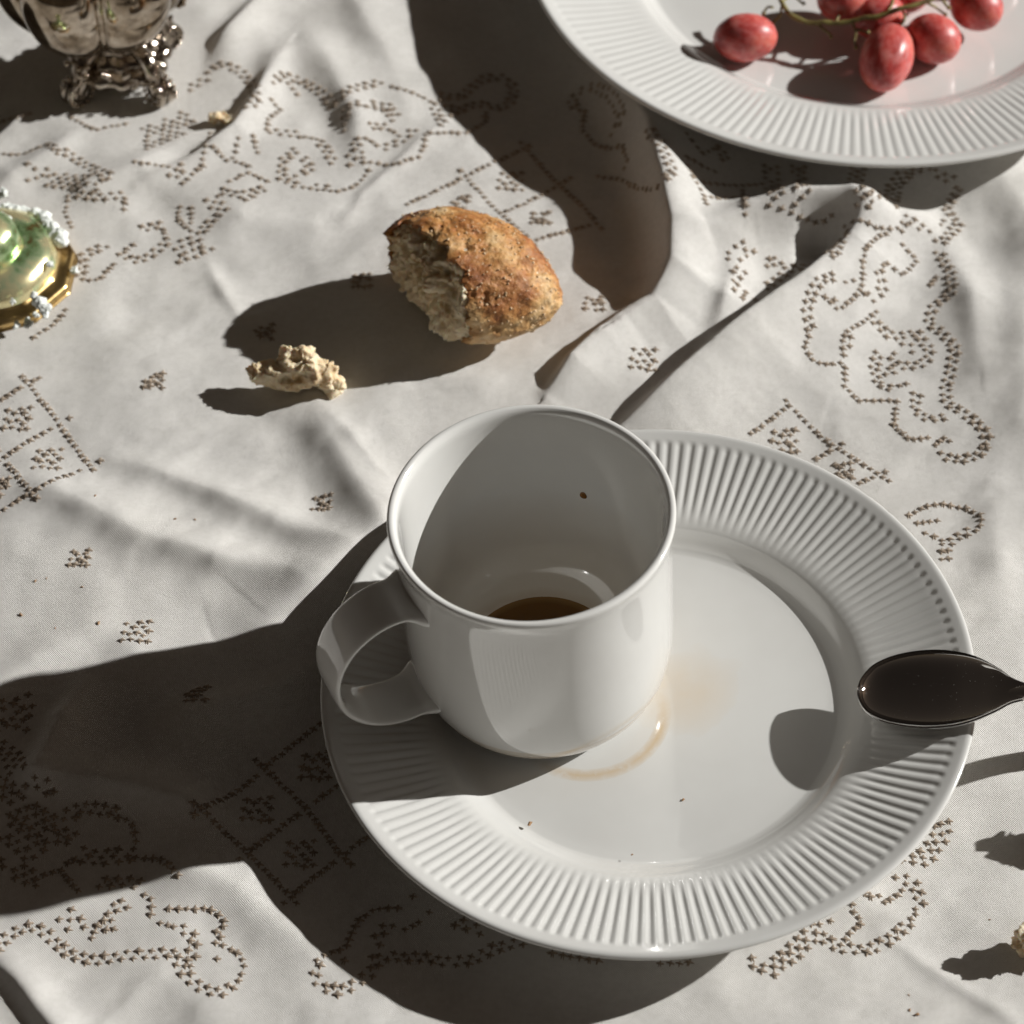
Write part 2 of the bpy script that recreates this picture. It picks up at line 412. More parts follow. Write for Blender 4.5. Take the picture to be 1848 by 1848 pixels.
PITCH = .285; LA = math.radians(39.5)
EMB = [  # (stitches wide, photo polyline)
 (2, [(-5,1712),(15,1690),(35,1678),(60,1672),(85,1685),(105,1705),(130,1722),(165,1733),(200,1730),(235,1722),(270,1722),(300,1720),(325,1722)]),
 (2, [(320,1720),(325,1745),(345,1768),(372,1788),(400,1792),(420,1778)]),
 (1, [(420,1780),(436,1762),(442,1738),(425,1715),(405,1708),(388,1702),(398,1690),(390,1682),(410,1665),(395,1650),(375,1638),(350,1640),(306,1640)]),
 (1, [(290,1667),(315,1672)]), (2, [(318,1672),(338,1680),(352,1695),(346,1715),(345,1735),(330,1750)]),
 (1, [(392,1730),(396,1730)]), (1, [(272,1650),(275,1625),(262,1614)]),
 (3, [(118,1650),(135,1668)]), (3, [(160,1682),(190,1680),(203,1660),(215,1638),(225,1618)]),
 (3, [(-5,1265),(30,1272),(45,1292),(55,1265)]), (2, [(-5,1312),(18,1300),(48,1312)]), (3, [(-5,1345),(22,1362),(30,1392),(12,1400)]), (2, [(50,1412),(85,1418),(96,1445),(75,1430)]),
 (3, [(0,1418),(30,1440),(62,1470),(100,1490),(128,1486),(122,1515),(95,1510)]), (2, [(40,1430),(20,1480),(50,1500),(85,1530)]),
 (2, [(110,1472),(150,1458),(200,1463),(215,1470)]), (1, [(215,1470),(240,1490),(246,1525),(230,1545)]),
 (3, [(150,1542),(175,1548),(205,1545),(236,1542)]), (1, [(245,1548),(290,1550),(322,1580)]), (2, [(180,1595),(230,1590),(262,1600)]),
 (3, [(-5,1562),(30,1572),(72,1590)]), (1, [(110,1570),(122,1585),(140,1608)]), (1, [(95,1575),(135,1552)]), (2, [(5,1510),(40,1530),(60,1560)]),
 # diamond lattice left of the plate
 (1, [(350,1450),(364,1459),(446,1539),(524,1617),(536,1630)]), (1, [(460,1372),(477,1387),(553,1459),(617,1545),(632,1560)]),
 (1, [(350,1469),(364,1459),(477,1387),(600,1290)]), (1, [(432,1550),(446,1539),(553,1459),(620,1412)]), (1, [(512,1630),(524,1617),(617,1545),(660,1512)]),
 # second diamond lattice at the left edge
 (1, [(40,680),(108,765),(168,848)]), (1, [(-8,727),(72,682)]), (1, [(-2,832),(100,768),(125,755)]), (1, [(58,892),(150,846),(180,832)]),
 (1, [(-5,812),(55,884),(66,900)]), (1, [(-5,925),(60,886)]),
 # third lattice beside the bread
 (1, [(735,368),(841,318),(955,264)]), (1, [(832,308),(905,386),(965,442)]), (1, [(940,258),(1005,330),(1085,412)]), (1, [(905,386),(990,346),(1030,322)]), (1, [(958,436),(1085,402)]),
 # fourth lattice above the plate
 (1, [(1355,782),(1425,733)]), (1, [(1418,722),(1500,802),(1605,868)]), (1, [(1475,828),(1520,800)]), (1, [(1552,872),(1598,852)]),
 # large scroll, right
 (2, [(1505,498),(1480,506),(1464,531),(1456,563),(1464,596)]), (1, [(1464,596),(1452,624),(1464,648),(1485,658),(1517,656)]),
 (1, [(1582,563),(1557,583),(1525,600),(1521,624),(1525,664),(1525,697),(1549,723),(1586,723),(1618,725)]), (2, [(1530,600),(1528,630)]),
 (2, [(1578,579),(1602,604),(1626,606),(1655,600),(1675,624),(1679,644),(1659,660),(1626,660),(1606,652)]), (2, [(1632,618),(1650,632)]),
 (2, [(1586,636),(1578,664),(1586,693),(1610,700)]), (1, [(1610,700),(1636,693)]), (2, [(1620,640),(1606,678)]),
 (2, [(1731,338),(1707,377),(1731,405),(1699,437),(1667,413),(1638,393),(1622,417)]), (2, [(1699,412),(1712,398)]),
 (2, [(1695,455),(1715,490),(1719,527),(1687,551),(1675,583),(1699,600),(1723,624),(1719,664),(1707,697),(1711,729),(1744,749),(1772,770),(1784,798)]),
 (2, [(1784,798),(1764,822),(1732,830),(1699,822)]), (1, [(1699,822),(1687,802),(1703,790),(1715,795)]), (1, [(1690,500),(1680,515)]),
 (1, [(1618,729),(1614,770),(1642,794),(1675,790)]), (2, [(1655,709),(1651,741),(1675,757),(1707,753)]),
 (1, [(1489,535),(1513,559),(1541,539),(1557,515),(1557,470),(1562,450)]), (2, [(1495,540),(1512,552)]),
 (2, [(1529,506),(1562,527),(1578,539),(1594,519),(1586,486)]), (1, [(1586,486),(1602,474)]), (1, [(1605,478),(1630,498),(1655,470),(1630,442)]),
 (1, [(1525,409),(1553,397),(1586,413),(1618,413)]), (1, [(1560,450),(1586,425),(1610,420)]),
 (3, [(1351,446),(1319,466),(1335,490),(1319,510),(1351,540)]), (2, [(1383,474),(1408,470)]), (2, [(1383,519),(1424,486),(1464,478),(1505,462),(1521,433),(1525,405)]), (1, [(1430,385),(1464,397),(1500,392)]),
 (1, [(1270,330),(1375,332)]), (1, [(1270,354),(1375,357)]), (3, [(1391,300),(1400,373)]), (3, [(1440,300),(1448,373)]), (1, [(1340,345),(1345,385)]),
 (3, [(1549,305),(1540,340),(1557,369)]), (2, [(1557,369),(1606,365)]), (3, [(1606,369),(1614,336),(1638,308),(1670,300)]), (2, [(1679,308),(1727,328)]),
 (1, [(1080,318),(1120,322),(1142,336),(1175,342)]), (2, [(1040,200),(1032,185),(1045,165),(1070,156),(1099,168),(1123,202),(1109,240)]), (1, [(1056,202),(1051,235),(1075,262),(1123,264),(1133,288),(1123,317)]),
 (2, [(1171,232),(1200,275),(1215,310),(1195,330)]), (1, [(1240,300),(1262,340),(1275,370)]), (2, [(1239,240),(1267,274),(1296,262)]), (2, [(1296,262),(1310,290)]), (1, [(1240,285),(1290,310)]),
 # scrolls, top left and middle
 (2, [(376,127),(402,115),(432,127),(455,149),(463,176),(450,195)]), (2, [(340,160),(372,142)]),
 (2, [(493,145),(512,134),(542,145),(565,157),(588,172)]), (2, [(588,172),(600,192)]), (1, [(520,150),(538,170)]),
 (2, [(603,187),(626,164),(656,155),(686,147)]), (1, [(686,147),(717,159),(747,168),(777,183)]), (2, [(777,183),(790,205),(800,225)]),
 (2, [(650,186),(626,195),(622,214)]), (1, [(622,214),(622,236)]), (3, [(668,188),(700,195),(713,212)]), (2, [(694,229),(668,227)]), (1, [(694,229),(720,245)]),
 (1, [(660,250),(680,262)]), (2, [(694,267),(724,255),(747,233)]),
 (1, [(489,180),(505,198),(486,214),(482,233)]), (2, [(490,236),(512,240),(542,244)]), (1, [(542,244),(573,252)]), (2, [(573,252),(592,274),(603,293)]),
 (2, [(535,270),(512,289),(508,320),(535,335)]), (1, [(535,335),(573,342),(614,346),(648,331),(664,308)]), (2, [(560,336),(600,340)]), (2, [(545,278),(561,305),(540,318)]),
 (3, [(630,289),(655,284)]), (2, [(650,284),(641,252)]), (1, [(671,293),(717,297),(755,282),(766,262),(770,240),(815,240)]),
 (2, [(792,172),(830,176),(868,145),(902,138),(929,157),(921,187),(891,198)]), (2, [(811,206),(849,191),(880,187)]), (1, [(880,187),(876,221),(842,240),(815,240)]), (2, [(800,180),(820,205)]),
 (1, [(482,327),(450,312),(414,327)]), (2, [(414,327),(402,346),(436,352),(478,340)]), (3, [(383,358),(400,382)]), (2, [(400,382),(376,403),(364,422)]), (2, [(440,358),(482,340)]), (1, [(326,373),(319,395),(345,418),(345,375)]),
 (4, [(325,438),(362,450)]), (2, [(322,468),(380,445)]), (1, [(430,250),(420,290),(450,300)]), (1, [(455,245),(465,275)]), (1, [(385,265),(410,290)]),
 (2, [(144,504),(150,480),(151,462),(189,443)]), (1, [(150,508),(182,504),(205,477)]), (2, [(218,455),(240,470),(265,466),(299,439)]), (2, [(290,405),(258,413)]), (1, [(300,430),(290,405)]), (1, [(240,442),(216,455)]),
 (3, [(61,295),(91,318),(61,325)]), (4, [(91,322),(140,328),(182,330)]), (2, [(110,268),(151,295),(200,320)]), (1, [(-5,278),(45,277),(83,261)]), (2, [(83,261),(108,275)]),
 (1, [(242,292),(282,298),(330,310)]), (4, [(257,245),(303,227),(341,210)]), (2, [(262,268),(300,252),(330,240)]), (2, [(125,350),(175,356),(227,352)]), (1, [(227,352),(224,378)]), (1, [(125,352),(118,385),(130,410)]),
 (1, [(129,212),(170,235),(227,223)]), (1, [(-5,222),(55,205)]), (1, [(60,608),(100,585),(118,560)]), (2, [(330,300),(310,320)]), (1, [(380,240),(365,300),(330,330)]),
 # bottom, below the plate
 (1, [(717,1639),(675,1641),(645,1664),(633,1690),(622,1713),(595,1718),(573,1732)]), (2, [(573,1735),(569,1762),(584,1781),(614,1790),(641,1777),(675,1751),(679,1722)]), (2, [(679,1722),(724,1728),(762,1728),(800,1736)]), (2, [(800,1736),(853,1732),(891,1713),(940,1700)]),
 (2, [(679,1702),(686,1683),(705,1667)]), (1, [(705,1667),(732,1679),(758,1665)]), (1, [(745,1618),(750,1618)]), (1, [(775,1646),(782,1648)]), (2, [(823,1664),(868,1679)]), (1, [(622,1732),(627,1732)]), (1, [(997,1720),(1080,1734)]), (1, [(1190,1740),(1245,1738)]),
 # bottom right
 (3, [(1699,1478),(1700,1505),(1672,1545),(1640,1562)]), (2, [(1622,1580),(1650,1595),(1660,1620),(1660,1640)]), (1, [(1660,1640),(1644,1660)]), (2, [(1644,1660),(1621,1686),(1592,1702)]), (2, [(1592,1706),(1560,1714),(1517,1712),(1485,1692),(1475,1672)]),
 (1, [(1586,1616),(1600,1630),(1622,1612),(1640,1598)]), (1, [(1537,1632),(1542,1650),(1556,1664),(1538,1682),(1525,1695)]), (3, [(1475,1676),(1443,1708),(1410,1735),(1388,1750)]), (2, [(1388,1752),(1355,1734)]), (1, [(1499,1662),(1475,1680)]),
 (1, [(1560,1612),(1572,1618)]), (1, [(1640,930),(1672,914),(1705,910),(1740,916),(1772,930),(1770,948)]), (2, [(1765,950),(1735,965),(1705,985),(1705,1012)]), (1, [(1670,962),(1700,975)]), (1, [(1655,945),(1690,940)]),
]
BIGF = {(463,1460),(541,1540),(569,1382),(85,828),(30,755),(245,1140),(1160,648),(921,327),(1415,795)}
FLOWERS = [(463,1460),(541,1540),(569,1382),(30,755),(85,828),(-2,880),(277,687),(143,1007),(245,1140),(580,908),(355,1253),(652,507),(475,598),(1072,547),(1160,648),(830,365),(921,327),(975,393),(1415,795),(1520,850)]
FPAT = [(-.34,.39),(.11,.44),(.46,.5),(-.08,.22),(.27,.25),(-.42,-.02),(.46,.02),(-.2,-.14),(.08,-.08),(.27,-.25),(-.45,-.45),(-.12,-.42),(.18,-.52),(.46,-.48)]
pts_ = []
def put(x, y, mind=.19):
    for q in reversed(pts_):
        if abs(q[0] - x) < mind and abs(q[1] - y) < mind and math.hypot(q[0] - x, q[1] - y) < mind: return
    pts_.append((x, y))
allpx = [p for _, pl in EMB for p in pl] + FLOWERS
hp = hit([p[0] for p in allpx], [p[1] for p in allpx]); k0 = 0
for wdt, pl in EMB:
    P = hp[k0:k0 + len(pl), :2]; k0 += len(pl)
    rows, step = {1: ([0], .285), 2: ([-.13, .13], .37), 3: ([-.25, 0, .25], .38), 4: ([-.38, -.13, .13, .38], .38)}[wdt]
    seg = np.hypot(*np.diff(P, axis=0).T); cum = np.concatenate([[0], np.cumsum(seg)]); tot = cum[-1]
    for ri, off_ in enumerate(rows):
        n_ = max(1, int(round(tot / step))); st = tot / n_
        for q in range(n_ + 1):
            u = q * st + (st / 2 if ri % 2 else 0)
            if u > tot + 1e-6: continue
            k = min(len(seg) - 1, int(np.searchsorted(cum, u, side='right') - 1)); tt_ = (u - cum[k]) / (seg[k] + 1e-9)
            p = P[k] * (1 - tt_) + P[k + 1] * tt_
            a_ = P[max(k - 1, 0)]; b_ = P[min(k + 2, len(P) - 1)] if wdt > 1 else P[k + 1]
            d_ = (b_ - a_) if wdt > 1 else (P[k + 1] - P[k]); d_ = d_ / (np.hypot(*d_) + 1e-9)
            if wdt > 2 and rng.random() < .07: continue
            put(p[0] - d_[1] * off_, p[1] + d_[0] * off_)
for k, P in enumerate(hp[k0:]):
    big_f = FLOWERS[k] in BIGF
    for dx, dy in FPAT:
        f_ = 1.0 if big_f else .72
        if not big_f and rng.random() < .22: continue
        put(P[0] + dx * f_, P[1] + dy * f_, .15)
SX = np.array([p[0] for p in pts_]) + nrg.normal(0, .015, len(pts_)); SY = np.array([p[1] for p in pts_]) + nrg.normal(0, .015, len(pts_))
e_ = .08
SZ = H(SX, SY); NX = -(H(SX + e_, SY) - H(SX - e_, SY)) / (2 * e_); NY = -(H(SX, SY + e_) - H(SX, SY - e_)) / (2 * e_)
keep = (np.hypot(SX, SY) > 7.5) & (np.hypot(SX - UPX, SY - UPY) > 9)
SX, SY, SZ, NX, NY = [v[keep] for v in (SX, SY, SZ, NX, NY)]
order = np.argsort(SY)            # nearest to the camera first
stuff = []
for rank, k in enumerate(order):
    n = Vector((NX[k], NY[k], 1)).normalized()
    xa = Vector((math.cos(LA), math.sin(LA), 0)); xa = (xa - n * xa.dot(n)).normalized(); ya = n.cross(xa)
    s_ = rng.uniform(.78, 1.16); rot = Matrix.Rotation(rng.uniform(-.22, .22), 3, 'Z')
    M3 = Matrix((xa, ya, n)).transposed() @ rot
    q = rng.randrange(5)
    if rank < 300:
        o = bpy.data.objects.new("stitch", STITCH[q]); link(o, cloth)
        M = M3.to_4x4() @ Matrix.Scale(s_, 4); M.translation = Vector((SX[k], SY[k], SZ[k])) * U
        o.matrix_local = M
    else:
        v, f = STITCH_NP[q]; stuff.append((v * s_ @ np.array(M3).T + np.array([SX[k], SY[k], SZ[k]]), f))
V, F = join(stuff); obj("embroidery", V, F, thread_mat, cloth, kind="stuff")
print("stitches", len(order))

# ------------------------------------------------------------------ plates
def plate_profile(R, zr):
    """top then rim then underside, z above the foot"""
    s = R / 11.0; k = zr / 2.2
    top = [(0, .5), (3, .5), (5.6, .5), (6.3, .52), (6.55, .56), (6.8, .68), (7.05, .86), (7.3, 1.02), (7.55, 1.13), (7.8, 1.21), (8.3, 1.345), (8.8, 1.48), (9.3, 1.62), (9.8, 1.77), (10.2, 1.90), (10.4, 1.96), (10.55, 2.005), (10.7, 2.05), (10.8, 2.075), (10.88, 2.08), (10.94, 2.065), (10.985, 2.03), (11.0, 1.98)]
    bot = [(10.985, 1.93), (10.93, 1.88), (10.85, 1.85), (10.5, 1.80), (9.5, 1.48), (8.4, 1.12), (7.6, .82), (7.1, .55), (6.75, .32), (6.55, .15), (6.4, .02), (6.25, 0), (6.1, .03), (6.0, .22), (5.0, .25), (0, .25)]
    T = catmull(top, 6); T = T[:1].tolist() + [p for p in T[1:].tolist()]
    B = catmull(bot, 2).tolist()
    P = np.array(T + B); P[:, 0] = np.clip(P[:, 0], 0.001, None)
    if R > 12:   # a wider well for the dinner plate, same lip and grooves width a little larger
        P[:, 0] = np.interp(P[:, 0], [0, 6.4, 7.5, 10.4, 11], [0, 9.0, 10.0, R - .62, R])
    P[:, 1] *= k; return P, len(T)

def make_plate(parent, R, zr, ngr, mat, nth):
    P, nt_ = plate_profile(R, zr)
    r0, r1 = (7.35, 10.55) if R < 12 else (10.0, R - .5)
    mask_top = np.zeros(len(P)); mask_top[:nt_] = 1
    def disp(Rr, Z, T):
        ph = (T * ngr / (2 * math.pi)) % 1.0
        x = np.abs(ph - .5) * 2          # 0 at the groove, 1 on the ridge crest
        g = np.power(.5 + .5 * np.cos(x * math.pi), 1.35)
        env = sm(r0 - .1, r0 + 1.3, Rr) * (1 - sm(r1 - .26, r1 + .03, Rr))
        return Rr, Z - (.046 if R < 12 else .030) * g * env * mask_top[None, :]
    V, F = lathe(P, nth, disp)
    return obj("plate_body", V, F, mat, parent)

def plate_stains(t, s, base):
    x, y = s.outputs[0], s.outputs[1]
    nz = noise_node(t, 90, 3, .6).outputs[0]
    def dist(cx, cy):
        return math_node(t, 'SQRT', math_node(t, 'ADD', math_node(t, 'POWER', math_node(t, 'SUBTRACT', x, cx * U), 2), math_node(t, 'POWER', math_node(t, 'SUBTRACT', y, cy * U), 2)))
    # dried coffee ring
    cx, cy, r = RING
    d = math_node(t, 'ABSOLUTE', math_node(t, 'SUBTRACT', dist(cx, cy), r * U))
    m = math_node(t, 'SUBTRACT', 1, math_node(t, 'DIVIDE', d, .0026), clamp=True)
    m = math_node(t, 'POWER', m, .6)
    ang = math_node(t, 'ARCTAN2', math_node(t, 'SUBTRACT', y, cy * U), math_node(t, 'SUBTRACT', x, cx * U))
    am = math_node(t, 'SUBTRACT', 1, math_node(t, 'DIVIDE', math_node(t, 'ABSOLUTE', math_node(t, 'ADD', ang, math.radians(58))), math.radians(80)), clamp=True)
    am = math_node(t, 'MULTIPLY', am, 2.0, clamp=True)
    m = math_node(t, 'MULTIPLY', math_node(t, 'MULTIPLY', m, am), math_node(t, 'MULTIPLY_ADD', nz, .8, .30), clamp=True)
    crk = ramp(t, noise_node(t, 340, 3, .65).outputs[0], [(.34, .55), (.5, 1.0)]).outputs[0]
    base = mixc(t, math_node(t, 'MULTIPLY', m, crk), base, (.55, .40, .22))
    # pale blotch
    cx, cy, r = BLOT
    w = math_node(t, 'MULTIPLY_ADD', noise_node(t, 45, 3, .6).outputs[0], .024, -.012)
    d = math_node(t, 'ADD', dist(cx, cy), w)
    m = math_node(t, 'SUBTRACT', 1, math_node(t, 'DIVIDE', d, r * U), clamp=True)
    m = math_node(t, 'MULTIPLY', math_node(t, 'POWER', m, .55), math_node(t, 'MULTIPLY_ADD', nz, .9, .0), clamp=True)
    return mixc(t, m, base, (.63, .525, .39))

def unt(px, py, z=.5):
    """plate-local x,y of a spot on the tilted plate's floor"""
    c = math.cos(TILT); s = math.sin(TILT); zz = z
    for _ in range(6):
        p = at(px, py, zz); xl = p[0] * c + zz * s; zz = (xl * s + z * c)
    p = at(px, py, zz); return p[0] * c + zz * s, p[1]

RING = (*unt(1060, 1285), 2.6); BLOT = (*unt(1235, 1250), 2.1)
plate = thing("breakfast_plate", (0, 0, 0), "white porcelain plate with fluted rim carrying the coffee mug and a dried coffee ring", "plate", rot=(0, -TILT, 0))
make_plate(plate, 11.0, 2.2, 152, porcelain("glazed_porcelain_stained", plate_stains, alb=.65), 152 * 12)
fplate = thing("dinner_plate", (UPX, UPY, .1), "large white porcelain plate with fluted rim holding the red grapes", "plate")
make_plate(fplate, 14.4, 2.3, 192, porcelain("glazed_porcelain", alb=.72), 192 * 10)

# ------------------------------------------------------------------ mug
MUGX, MUGY, MUGZ = -3.535, 1.307, .52
def mug_film(t, s, base):
    x, y, z = s.outputs
    rad = math_node(t, 'SQRT', math_node(t, 'ADD', math_node(t, 'POWER', x, 2), math_node(t, 'POWER', y, 2)))
    ins = math_node(t, 'LESS_THAN', rad, .0434)
    up_ = math_node(t, 'GREATER_THAN', z, .0045)
    n1 = noise_node(t, 40, 4, .6).outputs[0]
    f = math_node(t, 'SUBTRACT', 1, math_node(t, 'DIVIDE', math_node(t, 'ADD', z, math_node(t, 'MULTIPLY', n1, -.015)), .042), clamp=True)
    f = math_node(t, 'MULTIPLY', math_node(t, 'MULTIPLY', f, ins), math_node(t, 'MULTIPLY', up_, .55))
    base = mixc(t, f, base, (.56, .45, .31))
    # a dried tide line above the last sip
    d = math_node(t, 'ABSOLUTE', math_node(t, 'SUBTRACT', math_node(t, 'MULTIPLY_ADD', n1, .003, z), .0108))
    l = math_node(t, 'MULTIPLY', math_node(t, 'SUBTRACT', 1, math_node(t, 'DIVIDE', d, .0011), clamp=True), math_node(t, 'MULTIPLY', ins, .25))
    return mixc(t, l, base, (.36, .22, .10))
mug_mat = porcelain("glazed_porcelain_mug", mug_film, alb=.74)
Rm = Matrix.Rotation(-TILT, 3, 'Y')
mloc = Rm @ Vector((MUGX, MUGY, MUGZ))
mug = thing("coffee_mug", mloc, "white porcelain mug with strap handle and a last sip of coffee", "mug", rot=(0, -TILT, 0))
HM = 8.72
outer = [(0.001, .16), (2.9, .16), (3.05, .08), (3.2, 0), (3.38, .02), (3.52, .1), (3.75, .3), (4.0, .62), (4.22, 1.05), (4.38, 1.6), (4.47, 2.3), (4.5, 3.2), (4.5, 5), (4.515, 7), (4.55, 8.0), (4.60, 8.35), (4.645, 8.55), (4.63, 8.67), (4.56, HM)]
inner = [(4.45, 8.71), (4.36, 8.62), (4.30, 8.45), (4.27, 8.1), (4.24, 7), (4.22, 5), (4.19, 3.6), (4.10, 2.7), (3.92, 2.05), (3.6, 1.5), (3.15, 1.10), (2.6, .85), (1.9, .70), (1, .62), (0.001, .60)]
V, F = lathe(np.vstack([catmull(outer, 4), catmull(inner, 4)]), 192)
obj("mug_body", V, F, mug_mat, mug)
# strap handle: a ribbon swept round an ear-shaped loop
HA = math.radians(206)
loop = [(4.30, 6.85), (4.75, 7.02), (5.3, 7.12), (6.0, 6.98), (6.75, 6.5), (7.3, 5.72), (7.55, 4.8), (7.45, 3.75), (7.0, 2.88), (6.3, 2.25), (5.5, 1.95), (4.8, 1.95), (4.25, 2.05)]
L = catmull(loop, 8); n = len(L); tt = np.linspace(0, 1, n)
wid = .98 + .30 * sm(.12, 0, tt) - .10 * np.sin(tt * math.pi) + .22 * sm(.9, 1, tt)
thk = .15 + .20 * sm(.14, 0, tt) + .14 * sm(.9, 1, tt)
T = np.gradient(L, axis=0); T /= np.linalg.norm(T, axis=1)[:, None]; NN = np.stack([T[:, 1], -T[:, 0]], 1)
m_ = 24; a = np.linspace(0, 2 * math.pi, m_, endpoint=False)
ca = np.sign(np.cos(a)) * np.abs(np.cos(a)) ** .7; sa = np.sign(np.sin(a)) * np.abs(np.sin(a)) ** .75
V = np.zeros((n, m_, 3))
for i in range(n):
    rad = L[i, 0] + NN[i, 0] * sa * thk[i]; zz = L[i, 1] + NN[i, 1] * sa * thk[i]; w = ca * wid[i]
    V[i, :, 0] = rad * math.cos(HA) - w * math.sin(HA); V[i, :, 1] = rad * math.sin(HA) + w * math.cos(HA); V[i, :, 2] = zz
obj("handle", V.reshape(-1, 3), grid_faces(n, m_, wrap_v=True)[:, ::-1].copy(), mug_mat, mug)
# coffee
cm, t, b = new_mat("black_coffee", (.10, .035, .008), .03); b.inputs['IOR'].default_value = 1.34

tc = N(t, 'ShaderNodeTexCoord'); ln = N(t, 'ShaderNodeVectorMath', operation='MULTIPLY'); t.links.new(tc.outputs['Object'], ln.inputs[0]); ln.inputs[1].default_value = (1, 1, 0)
l2 = N(t, 'ShaderNodeVectorMath', operation='LENGTH'); t.links.new(ln.outputs[0], l2.inputs[0])
rc = ramp(t, math_node(t, 'MULTIPLY', l2.outputs['Value'], 1 / .03), [(.2, (.060, .024, .005)), (.80, (.12, .055, .012)), (.97, (.30, .17, .06))]); t.links.new(rc.outputs[0], b.inputs['Base Color'])
ra = np.linspace(0, 2 * math.pi, 64, endpoint=False)
rings = [(0.001, .84), (1.5, .84), (2.3, .842), (2.5, .855), (2.66, .885)]
V, F = lathe(rings, 64); obj("coffee", V, F, cm, mug)
# dribble on the inner wall, found by following the view ray into the mug
dm, t, b = new_mat("dried_coffee_drop", (.20, .085, .02), .15)
d = FW * FPX + RT * (1053 - 924) + UP * (924 - 893); Mi = Matrix.Rotation(TILT, 3, 'Y')
best = None
for k in range(4000):
    p = CAM + d / FPX * (85 + k * .006)
    l = Mi @ (Vector(p) - mloc)
    if math.hypot(l.x, l.y) > 4.235 and l.y > 0 and 1 < l.z < 8.5 and best is None: best = l.copy()
v0, f0 = ico(3); th = math.atan2(best.y, best.x)
dv = v0 * np.array([.05, .13, .17]); dv[:, 1] *= 1 - .25 * v0[:, 2]
c, s = math.cos(th), math.sin(th)
dv = np.stack([dv[:, 0] * c - dv[:, 1] * s, dv[:, 0] * s + dv[:, 1] * c, dv[:, 2]], 1) + np.array([4.215 * c, 4.215 * s, best.z])
obj("coffee_drop", dv, f0, dm, mug)

# ------------------------------------------------------------------ spoon
steel, t, b = clear_metal("polished_steel", (.62, .61, .60), .04, .02, 300)
n = noise_node(t, 700, 5, .75); r = ramp(t, n.outputs[0], [(.62, .03), (.75, .35)]); t.links.new(r.outputs[0], b.inputs['Roughness'])
gs = noise_node(t, 1300, 2, .7); rg_ = ramp(t, gs.outputs[0], [(.73, 0.0), (.80, 1.0)]); bump(t, b, rg_.outputs[0], .4, .0003)
spoon = thing("teaspoon", at(1760, 1250, 2.9), "polished steel spoon resting on the rim of the mug's plate, bowl up", "spoon")
so = np.array(at(1760, 1250, 2.9))
tipP = at(1547, 1241, 2.32); neckP = at(1850, 1246, 3.78)
ax = neckP - tipP; Lb = np.linalg.norm(ax); ax /= Lb; sd_ = np.cross(np.array([0, 0, 1.0]), ax); sd_ /= np.linalg.norm(sd_); nz_ = np.cross(ax, sd_)
roll = math.radians(3); sd2 = sd_ * math.cos(roll) + nz_ * math.sin(roll); nz2 = -sd_ * math.sin(roll) + nz_ * math.cos(roll)
nu, nv = 90, 81
us = np.linspace(0, 1, nu); us = us ** 1.0
HWK = catmull([(0, 0), (.012, .24), (.05, .50), (.1, .68), (.2, .86), (.33, .97), (.46, 1.0), (.60, .94), (.72, .79), (.84, .53), (.92, .31), (1.0, .19)], 6)
def half_w(u): return 1.53 * np.interp(u, HWK[:, 0], HWK[:, 1])
u_t = (1 - np.cos(us * math.pi / 2)) * 1.0   # denser near the tip
W = np.maximum(half_w(u_t), .02)
vs = np.sin(np.linspace(-1, 1, nv) * math.pi / 2)
DPK = catmull([(0, 0), (.018, .36), (.055, .62), (.12, .83), (.2, .94), (.32, 1), (.42, .99), (.56, .86), (.7, .56), (.82, .27), (.92, .10), (1, .03)], 6)
def bowl_surface(off_):
    G = np.zeros((nu, nv, 3))
    for i in range(nu):
        u = u_t[i]; dep = .70 * np.interp(u, DPK[:, 0], DPK[:, 1])
        zc = -dep * np.sqrt(np.clip(1 - np.abs(vs) ** 2.2, 0, 1))
        edge = off_ * (1 - .0 * np.abs(vs))
        lift = .10 * np.sin(u * math.pi)
        G[i] = tipP + ax * (u * Lb) + sd2 * (vs * (W[i] + abs(off_) * .25))[:, None] + nz2 * (zc + lift + edge)[:, None]
    return G
A = bowl_surface(0.0); B = bowl_surface(-.11)
V = np.vstack([A.reshape(-1, 3), B.reshape(-1, 3)]) - so; nA = nu * nv
F = grid_faces(nu, nv).tolist() + (grid_faces(nu, nv)[:, ::-1] + nA).tolist()
for i in range(nu - 1):
    for j, flip in ((0, 1), (nv - 1, 0)):
        q = [i * nv + j, (i + 1) * nv + j, nA + (i + 1) * nv + j, nA + i * nv + j]; F.append(q if flip else q[::-1])
for j in range(nv - 1):
    F.append([j, j + 1, nA + j + 1, nA + j][::-1] if False else [j, nA + j, nA + j + 1, j + 1]); e0 = (nu - 1) * nv; F.append([e0 + j, e0 + j + 1, nA + e0 + j + 1, nA + e0 + j])
obj("spoon_bowl", V, [tuple(q) for q in F], steel, spoon)
hpth = [neckP - ax * 1.1 + nz2 * -.30, neckP - ax * .4 + nz2 * -.13, neckP + ax * .3 + nz2 * -.03, at(1900, 1256, 3.7), at(1950, 1264, 3.0), at(2023, 1268, 1.75), at(2160, 1280, .6), at(2300, 1290, -.1), at(2420, 1300, -.35)]
hp_ = catmull(hpth, 8) - so; q = np.linspace(0, 1, len(hp_))
V, F = tube(hp_, np.interp(q, [0, .10, .25, .6, 1], [.12, .25, .27, .36, .5]), 14, flat=.42); obj("spoon_handle", V, F, steel, spoon)

